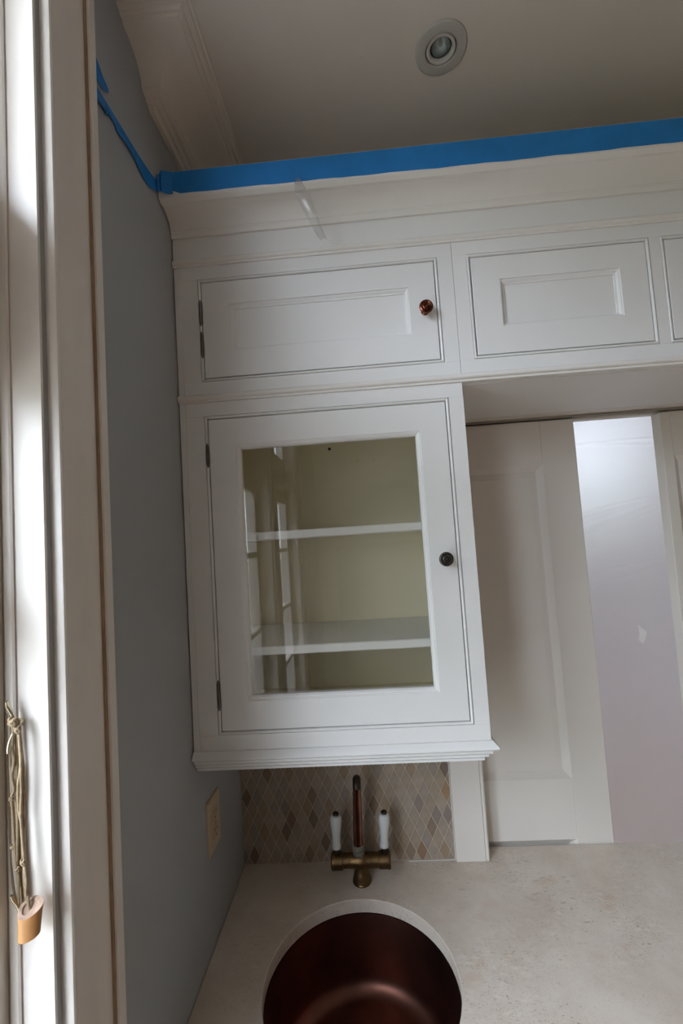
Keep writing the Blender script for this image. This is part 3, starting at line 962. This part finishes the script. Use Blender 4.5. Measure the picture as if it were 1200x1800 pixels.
# bunched, twisted left end against the wall
secs = [(0.0013, -0.3760, 1.6640, 1.6380), (0.0016, -0.3830, 1.6655, 1.6350), (0.0045, -0.3875, 1.6690, 1.6320), (0.0085, -0.3850, 1.6720, 1.6335), (0.0125, -0.3880, 1.6770, 1.6290), (0.0180, -0.3850, 1.6775, 1.6275), (0.0250, -0.3830, 1.6772, 1.6270), (0.0330, -0.3807, 1.6770, 1.6285)]
rows = []
for i, (x, y, a, b) in enumerate(secs):
    z = (-1) ** i * 0.0012
    rows.append([(x, y, a), (x + 0.001, y - 0.0012 + z, a * 0.65 + b * 0.35), (x + 0.0005, y - 0.0004 - z, a * 0.3 + b * 0.7), (x + 0.001, y, b), (x + 0.0012, y + 0.0005, b), (x + 0.001, y + 0.0004, (a + b) / 2), (x + 0.0002, y + 0.0005, a)])
mb = MB().loft(rows, True, True)
part('bunched_end', mb, TAPE, t, 'crumpled end of the tape tucked into the corner')


def wall_patch(top, bot, lift):
    """thin strip on the window wall; top and bottom are (y, z) rows of equal length"""
    cs = []
    for i, ((ya, za), (yb, zb)) in enumerate(zip(top, bot)):
        h = lift[i % len(lift)]
        cs.append([(0.0004, ya, za), (0.0009, ya, za), (0.0011, (ya + yb) / 2, (za + zb) / 2), (0.0009 + h, yb, zb), (0.0004 + h * 0.9, yb, zb)])
    return MB().loft(cs, True, True)


top = [(-0.602, 1.6455), (-0.578, 1.6450), (-0.566, 1.6455), (-0.5651, 1.6455), (-0.540, 1.6463), (-0.539, 1.6463), (-0.500, 1.6474), (-0.470, 1.6482), (-0.4690, 1.6482), (-0.440, 1.6498), (-0.410, 1.6535), (-0.388, 1.6585), (-0.376, 1.6630)]
bot = [(-0.602, 1.6180), (-0.578, 1.6160), (-0.566, 1.6170), (-0.5645, 1.6245), (-0.541, 1.6262), (-0.5395, 1.6190), (-0.502, 1.6195), (-0.472, 1.6225), (-0.4705, 1.6145), (-0.442, 1.6120), (-0.416, 1.6150), (-0.396, 1.6250), (-0.378, 1.6370)]
solo('masking_tape', wall_patch(top, bot, [0.002, 0.006, 0.001, 0.004, 0.002]), TAPE, 'narrow blue tape strip with a ragged lower edge on the grey wall', 'tape')
top = [(-0.606, 1.7000), (-0.590, 1.6980), (-0.5790, 1.6905), (-0.5711, 1.6835), (-0.5549, 1.6780)]
bot = [(-0.606, 1.6600), (-0.590, 1.6570), (-0.5774, 1.6524), (-0.5680, 1.6590), (-0.5570, 1.6690)]
solo('masking_tape', wall_patch(top, bot, [0.002, 0.001, 0.003]), TAPE, 'short torn blue tape scrap on the grey wall beside the window casing', 'tape')

# clear strip dangling from the tape
pth = [(0.301, -0.3835, 1.630, 0.010), (0.301, -0.3850, 1.624, 0.011), (0.304, -0.3900, 1.606, 0.016), (0.310, -0.3930, 1.586, 0.020), (0.318, -0.3920, 1.566, 0.019), (0.326, -0.3880, 1.546, 0.016), (0.333, -0.3820, 1.528, 0.013), (0.340, -0.3760, 1.512, 0.012), (0.347, -0.372, 1.502, 0.009)]
cs = []
for x, y, z, w in pth:
    row = []
    for k in range(5):
        u = (k / 4 - 0.5) * 1.35
        row.append((x + u * w, y - 0.004 * math.cos(u * 3.1), z + 0.10 * u * w))
    cs.append(row + [(p[0], p[1] + 0.0004, p[2]) for p in row[::-1]])
solo('plastic_strip', MB().loft(cs, True, True), FILM, 'clear plastic strip dangling from the tape over the frieze', 'plastic strip')

# ------------------------------------------------------------------ recessed ceiling lamp
t = thing('recessed_light', 'round grey recessed downlight in the ceiling', 'light', (LX, LY, ZT - 0.006))
part('trim_ring', MB().lathe([(LR, 0.0005), (LR, 0.0022), (LR - 0.003, 0.0042), (0.040, 0.0052), (0.0335, 0.0046), (0.0322, 0.003), (0.0322, -0.03), (0.036, -0.03), (0.036, 0.0005), (LR, 0.0005)], (LX, LY, ZT), '-z', 56, False), GREY, t)
part('gimbal_ring', MB().lathe([(0.0304, -0.012), (0.0304, 0.0020), (0.0292, 0.0042), (0.0262, 0.0042), (0.0236, 0.0026), (0.0226, 0.0004), (0.0224, -0.0060), (0.0304, -0.0060)], (LX, LY, ZT), '-z', 48, False), GIMB, t)
part('housing', MB().lathe([(0.0001, -0.085), (0.0465, -0.085), (0.0465, -0.0005), (0.0455, -0.0005), (0.0455, -0.084), (0.0001, -0.084)], (LX, LY, ZT), '-z', 32, False), DARK, t)
fac = MB()
rf = [(0.0198 * math.cos(math.radians(a)) + 0.0003, -0.0020 - 0.026 * math.sin(math.radians(a))) for a in range(0, 91, 10)]
fac.lathe(rf, (LX, LY, ZT), '-z', 16, False)
part('lamp_collar', MB().lathe([(0.0226, -0.0055), (0.0226, -0.0040), (0.0205, -0.0040), (0.0205, -0.0300), (0.0226, -0.0300)], (LX, LY, ZT), '-z', 32, False), DARK, t)
bl = part('bulb', fac, MIRR, t, 'small mirrored reflector bulb')
part('lens', MB().lathe([(0.0001, -0.0008), (0.0195, -0.0008), (0.0203, -0.0022), (0.0001, -0.0022)], (LX, LY, ZT), '-z', 32), BULB, bl)
part('filament_capsule', MB().lathe([(0.0001, -0.0065), (0.0030, -0.0080), (0.0042, -0.0125), (0.0042, -0.0260), (0.0001, -0.0260)], (LX, LY, ZT), '-z', 16), CERAM, bl)

# ------------------------------------------------------------------ mixer tap
TX, TY, TZ = 0.3245, -0.070, 0.0520
t = thing('mixer_tap', 'old brass and copper mixer tap with two white porcelain levers', 'tap', (TX, TY, 0.0))
part('pedestal', MB().lathe([(0.0225, 0.0003), (0.0238, 0.001), (0.0240, 0.0035), (0.0225, 0.006), (0.0232, 0.0075), (0.0228, 0.010), (0.0215, 0.011), (0.0212, 0.016), (0.0190, 0.024), (0.0168, 0.032), (0.0160, 0.042), (0.0162, 0.050)], (TX, TY, 0), 'z', 32), BRASS, t)
part('cross_body', MB().lathe([(0.0168, -0.049), (0.0168, -0.030), (0.0175, -0.029), (0.0175, -0.012), (0.0182, -0.010), (0.0182, 0.010), (0.0175, 0.012), (0.0175, 0.020), (0.0182, 0.0205), (0.0182, 0.0225), (0.0172, 0.023), (0.0172, 0.026), (0.0182, 0.0265), (0.0182, 0.0285), (0.0172, 0.029), (0.0170, 0.049)], (TX, TY, TZ), 'x', 32), BRASS, t)
for sg in (-1, 1):
    vx = TX + sg * 0.0605
    e = [(0.0178, -0.0150), (0.0198, -0.0145), (0.0200, 0.0080), (0.0212, 0.0085), (0.0212, 0.0120), (0.0195, 0.0140), (0.0190, 0.0155), (0.0001, 0.0165)]
    v = part('valve', MB().lathe([(r, sg * h) for r, h in e], (vx, TY, TZ), 'x', 32), BRASS, t)
    z0 = TZ + 0.0185
    tilt = 0.03 if sg < 0 else 0.055
    part('stem', MB().lathe([(0.0105, -0.004), (0.0105, 0.003), (0.0078, 0.005), (0.0072, 0.010), (0.0095, 0.011), (0.0095, 0.0135)], (vx + (0.002 if sg > 0 else 0), TY, z0), 'z', 24), DBRASS, v, 'dark brass stem')
    hp = [(0.0098, 0.0130), (0.0116, 0.0145), (0.0118, 0.020), (0.0110, 0.0225), (0.0112, 0.0240), (0.0104, 0.0255), (0.0104, 0.034), (0.0112, 0.046), (0.0128, 0.060), (0.0146, 0.074), (0.0150, 0.083), (0.0142, 0.0905), (0.0118, 0.0955), (0.0070, 0.0975)]
    loops = []
    for r, h in hp:
        loops.append([(vx + (0.002 if sg > 0 else 0) + tilt * (h - 0.013) + r * math.cos(2 * math.pi * k / 28), TY - 0.02 * (h - 0.013) + r * math.sin(2 * math.pi * k / 28), z0 + h) for k in range(28)])
    part('lever', MB().loft(loops, True, True), CERAM, v, 'white porcelain lever')
    cx = vx + (0.002 if sg > 0 else 0) + tilt * 0.085
    part('lever_cap', MB().lathe([(0.0078, 0.0968), (0.0082, 0.0985), (0.0074, 0.1015), (0.0045, 0.1032), (0.0002, 0.1036)], (cx, TY - 0.0017, z0), 'z', 20), DBRASS, v, 'dark brass cap')
s = part('spout', MB().tube([(TX - 0.004, TY, 0.080), (TX - 0.003, TY - 0.002, 0.120), (TX - 0.001, TY - 0.006, 0.170), (TX + 0.001, TY - 0.013, 0.216), (TX + 0.003, TY - 0.024, 0.252), (TX + 0.004, TY - 0.036, 0.2695)], [0.0128, 0.0126, 0.0120, 0.0112, 0.0104, 0.0100], 24, sub=5), SPOUTCU, t, 'copper spout')
part('spout_tip', MB().tube([(TX + 0.0038, TY - 0.034, 0.2675), (TX + 0.0045, TY - 0.044, 0.2765), (TX + 0.005, TY - 0.056, 0.2785), (TX + 0.005, TY - 0.066, 0.2730), (TX + 0.005, TY - 0.069, 0.2670)], [0.0102, 0.0103, 0.0102, 0.0102, 0.0098], 24, sub=4), DBRASS, s, 'dark end of the spout')
part('collar', MB().lathe([(0.0150, 0.066), (0.0158, 0.070), (0.0158, 0.075), (0.0142, 0.077), (0.0150, 0.079), (0.0168, 0.081), (0.0168, 0.085), (0.0150, 0.087), (0.0160, 0.0885), (0.0150, 0.091), (0.0132, 0.0925)], (TX - 0.004, TY, 0), 'z', 28), VERD, t, 'collar crusted with pale green verdigris')

# ------------------------------------------------------------------ wall outlet
t = thing('outlet', 'ivory duplex outlet on the grey wall above the counter', 'outlet', (0.0, -0.2235, 0.198))
y0, y1, z0, z1 = -0.2605, -0.1885, 0.197, 0.3115
loops = []
for i, x in ((0, 0.0003), (0, 0.0035), (0.0025, 0.0058), (0.004, 0.0062)):
    loops.append([(x, y0 + i, z0 + i), (x, y1 - i, z0 + i), (x, y1 - i, z1 - i), (x, y0 + i, z1 - i)])
part('cover_plate', MB().loft(loops, True, True), IVORY, t)
for zc in (0.2735, 0.2350):
    fc = MB()
    l0 = []
    for k in range(24):
        a = 2 * math.pi * k / 24
        l0.append((-0.2245 + max(-0.0165, min(0.0165, 0.0185 * math.cos(a))), zc + max(-0.0135, min(0.0135, 0.0175 * math.sin(a)))))
    fc.loft([[(0.0050, y, z) for y, z in l0], [(0.0074, y, z) for y, z in l0]], True, True)
    r = part('receptacle', fc, IVORY, t)
    part('slot', MB().box(0.0070, 0.00755, -0.2310, -0.2288, zc + 0.000, zc + 0.009).box(0.0070, 0.00755, -0.2202, -0.2180, zc + 0.000, zc + 0.008).box(0.0070, 0.00755, -0.2265, -0.2225, zc - 0.0105, zc - 0.006), DARK, r, 'dark plug slots')
part('screw', MB().lathe([(0.0032, 0.0060), (0.0030, 0.0072), (0.0001, 0.0076)], (0, -0.2245, 0.2543), 'x', 12), IVORY, t)

# ------------------------------------------------------------------ blind cord on its cleats, on the window jamb
JY = -0.730


def cleat(pts, foot_z, label, group):
    t = thing('cord_cleat', label, 'cleat', (pts[0][0], JY, min(p[2] for p in pts)), group)
    part('horns', MB().tube(pts, [0.0016] + [0.0024] * (len(pts) - 2) + [0.0016], 10, sub=4), CBRASS, t)
    x, y, z = foot_z
    part('foot', MB().tube([(x, JY + 0.0002, z), (x, JY - 0.006, z), (x, y, z)], [0.0048, 0.0030, 0.0024], 10), CBRASS, t)


cleat([(-0.0368, -0.7475, 0.7160), (-0.0385, -0.7445, 0.7100), (-0.0372, -0.7420, 0.7030), (-0.0345, -0.7405, 0.6950), (-0.0338, -0.7400, 0.6860), (-0.0345, -0.7405, 0.6780), (-0.0368, -0.7430, 0.6700), (-0.0370, -0.7455, 0.6620), (-0.0358, -0.7475, 0.6570)], (-0.0338, -0.7400, 0.686), 'brass cord cleat at the top of the cord bundle on the window jamb', None)
cleat([(-0.0378, -0.7440, 0.4990), (-0.0365, -0.7425, 0.4930), (-0.0335, -0.7400, 0.4850), (-0.0315, -0.7390, 0.4740), (-0.0312, -0.7390, 0.4640), (-0.0318, -0.7400, 0.4530), (-0.0318, -0.7415, 0.4440)], (-0.0314, -0.7390, 0.470), 'brass cord cleat half hidden behind the bamboo toggle on the window jamb', None)
t = thing('blind_cord', 'hank of tan blind cord with a bamboo toggle hanging on the window jamb', 'cord', (-0.02, -0.745, 0.456))
STR = [[(-0.048, -0.734, 0.6972), (-0.0481, -0.734, 0.6545), (-0.047, -0.734, 0.6025), (-0.0459, -0.734, 0.5511), (-0.0445, -0.734, 0.513), (-0.0405, -0.734, 0.4850)],
       [(-0.0411, -0.734, 0.6923), (-0.0433, -0.734, 0.6478), (-0.0414, -0.734, 0.6023), (-0.0402, -0.734, 0.5573), (-0.0383, -0.734, 0.5128), (-0.0342, -0.734, 0.4813)],
       [(-0.0384, -0.735, 0.6869), (-0.0372, -0.735, 0.641), (-0.0374, -0.735, 0.5957), (-0.0362, -0.735, 0.5508), (-0.0337, -0.735, 0.5064), (-0.0314, -0.735, 0.4812)],
       [(-0.0347, -0.741, 0.6905), (-0.0346, -0.743, 0.6633), (-0.0335, -0.742, 0.6471), (-0.0366, -0.742, 0.6298), (-0.0348, -0.741, 0.6131), (-0.0385, -0.741, 0.6043), (-0.0371, -0.740, 0.5675), (-0.0351, -0.740, 0.5297), (-0.032, -0.740, 0.514), (-0.0324, -0.740, 0.4853)],
       [(-0.0314, -0.739, 0.6899), (-0.0322, -0.739, 0.6498), (-0.0345, -0.739, 0.6049), (-0.0333, -0.739, 0.5604), (-0.0347, -0.739, 0.5239), (-0.031, -0.739, 0.5038), (-0.03, -0.739, 0.4812)],
       [(-0.0254, -0.744, 0.6821), (-0.024, -0.744, 0.6455), (-0.0273, -0.744, 0.6202), (-0.0266, -0.744, 0.5886), (-0.0223, -0.744, 0.5633), (-0.0215, -0.744, 0.5371), (-0.0205, -0.745, 0.5136), (-0.0150, -0.748, 0.4991), (-0.0118, -0.750, 0.4856)],
       [(-0.0263, -0.742, 0.6813), (-0.0229, -0.742, 0.6445), (-0.0217, -0.742, 0.6062), (-0.0232, -0.742, 0.5683), (-0.0225, -0.743, 0.5358)],
       [(-0.0238, -0.745, 0.6824), (-0.0224, -0.745, 0.6523), (-0.0225, -0.745, 0.6142), (-0.0238, -0.745, 0.5828), (-0.0207, -0.745, 0.5378), (-0.0178, -0.746, 0.5173), (-0.0170, -0.748, 0.502), (-0.0110, -0.750, 0.4860)],
       [(-0.0484, -0.7325, 0.6944), (-0.048, -0.7325, 0.6404), (-0.0469, -0.7325, 0.5884), (-0.0463, -0.7325, 0.5434), (-0.0428, -0.7325, 0.5083), (-0.0375, -0.7325, 0.4802)],
       [(-0.0320, -0.736, 0.6900), (-0.0300, -0.736, 0.640), (-0.0310, -0.736, 0.5850), (-0.0300, -0.736, 0.5350), (-0.0280, -0.737, 0.5050), (-0.0270, -0.737, 0.4800)],
       [(-0.0440, -0.7335, 0.7000), (-0.0400, -0.7335, 0.6300), (-0.0400, -0.7335, 0.5600), (-0.0375, -0.7335, 0.5200), (-0.0330, -0.7345, 0.4840)]]
rr = random.Random(3)
for st in STR:
    pts = [st[0]]
    for a, b in zip(st, st[1:]):
        m = [(p + q) / 2 for p, q in zip(a, b)]
        pts += [(m[0] + rr.uniform(-0.0006, 0.0006), m[1] + rr.uniform(-0.0005, 0.0005), m[2]), b]
    part('strand', MB().tube(pts, 0.0016, 6, sub=3), CORD, t)
part('pull_cord', MB().tube([(-0.0490, -0.7325, 1.24), (-0.0485, -0.7325, 0.95), (-0.0480, -0.7325, 0.69)], 0.0010, 6, sub=2), CORD, t)
for (x, y, z), r, tall in (((-0.0300, -0.7465, 0.6925), 0.0052, 1.0), ((-0.0258, -0.7450, 0.6830), 0.0034, 1.8), ((-0.0385, -0.7400, 0.5500), 0.0030, 0.8), ((-0.0320, -0.7420, 0.5260), 0.0026, 1.5), ((-0.0222, -0.7455, 0.5358), 0.0028, 1.4), ((-0.0372, -0.7425, 0.6043), 0.0024, 1.2)):
    k = MB()
    for j in range(3):
        a = j * 2.1
        k.tube([(x + r * math.cos(u + a) * 0.75, y + r * 0.55 * math.sin(u + a), z + r * tall * (0.35 * (j - 1) + 0.35 * math.sin(2 * u + a))) for u in [i * 2 * math.pi / 9 for i in range(10)]], r * 0.42, 6, sub=2)
    part('knot', k, CORD, t)
# bamboo toggle: oval section widening to a slanted cut
cx, cy, zb, hh = -0.0130, -0.7510, 0.4610, 0.0300


def toggle_ring(sc, f, dz=0.0):
    l = []
    for k in range(28):
        a = 2 * math.pi * k / 28
        dx, dy = 0.0136 * sc * math.cos(a), 0.0100 * sc * math.sin(a)
        dx += 0.0012 * sc * math.sin(2 * a + 0.5)
        l.append((cx + dx + 0.0022 * f, cy + dy, zb + hh * f + dz + (0.10 * dx + 0.55 * dy) * f + (0.08 * dx + 0.22 * dy) * (1 - f)))
    return l


tg = part('toggle', MB().loft([toggle_ring(s_, f_) for s_, f_ in ((0.78, 0.0), (0.85, 0.03), (0.87, 0.3), (0.93, 0.75), (1.0, 0.97), (0.98, 1.0))], True, False), BAMBOO, t, 'golden bamboo toggle with a slanted cut end')
part('cut_end', MB().loft([toggle_ring(0.985, 1.0), toggle_ring(0.64, 1.0, 0.0004), toggle_ring(0.58, 1.0, -0.0020), toggle_ring(0.25, 1.0, -0.0030)], False, True), BAMEND, tg, 'pale pinkish cut end with a hollow')

# ------------------------------------------------------------------ far side of the room (seen only mirrored in the glass)
t = thing('far_cabinet', 'white wall cabinet on the wall behind the viewpoint', 'cabinet', (0.5, YF + 0.15, 1.27))
part('carcass', MB().box(0.03, 0.86, YF + 0.001, YF + 0.30, 1.27, 1.893), CAB, t)
for a, b, kx in ((0.055, 0.430, 0.374), (0.440, 0.835, 0.497)):
    d = part('door', MB().rects([(0, YF + 0.301), (0, YF + 0.320), (0.05, YF + 0.320), (0.058, YF + 0.312), (0.06, YF + 0.312)], a, b, 1.30, 1.87), CAB, t)
    part('knob', MB().ball((kx, YF + 0.335, 1.46), 0.016, 12), COPPER, d)
mb = MB().box(0.073, 0.144, YF, YF + 0.02, ZF, 0.824).box(0.95, 1.03, YF, YF + 0.02, ZF, 0.824).box(0.073, 1.03, YF, YF + 0.022, 0.824, 0.90)
d3 = struct('door_3', MB().box(0.144, 0.95, YF, YF + 0.008, ZF, 0.824), TAUPE)  # dark slab closing the far doorway, coloured for its unlit opening
part('casing', mb, TRIM, d3)
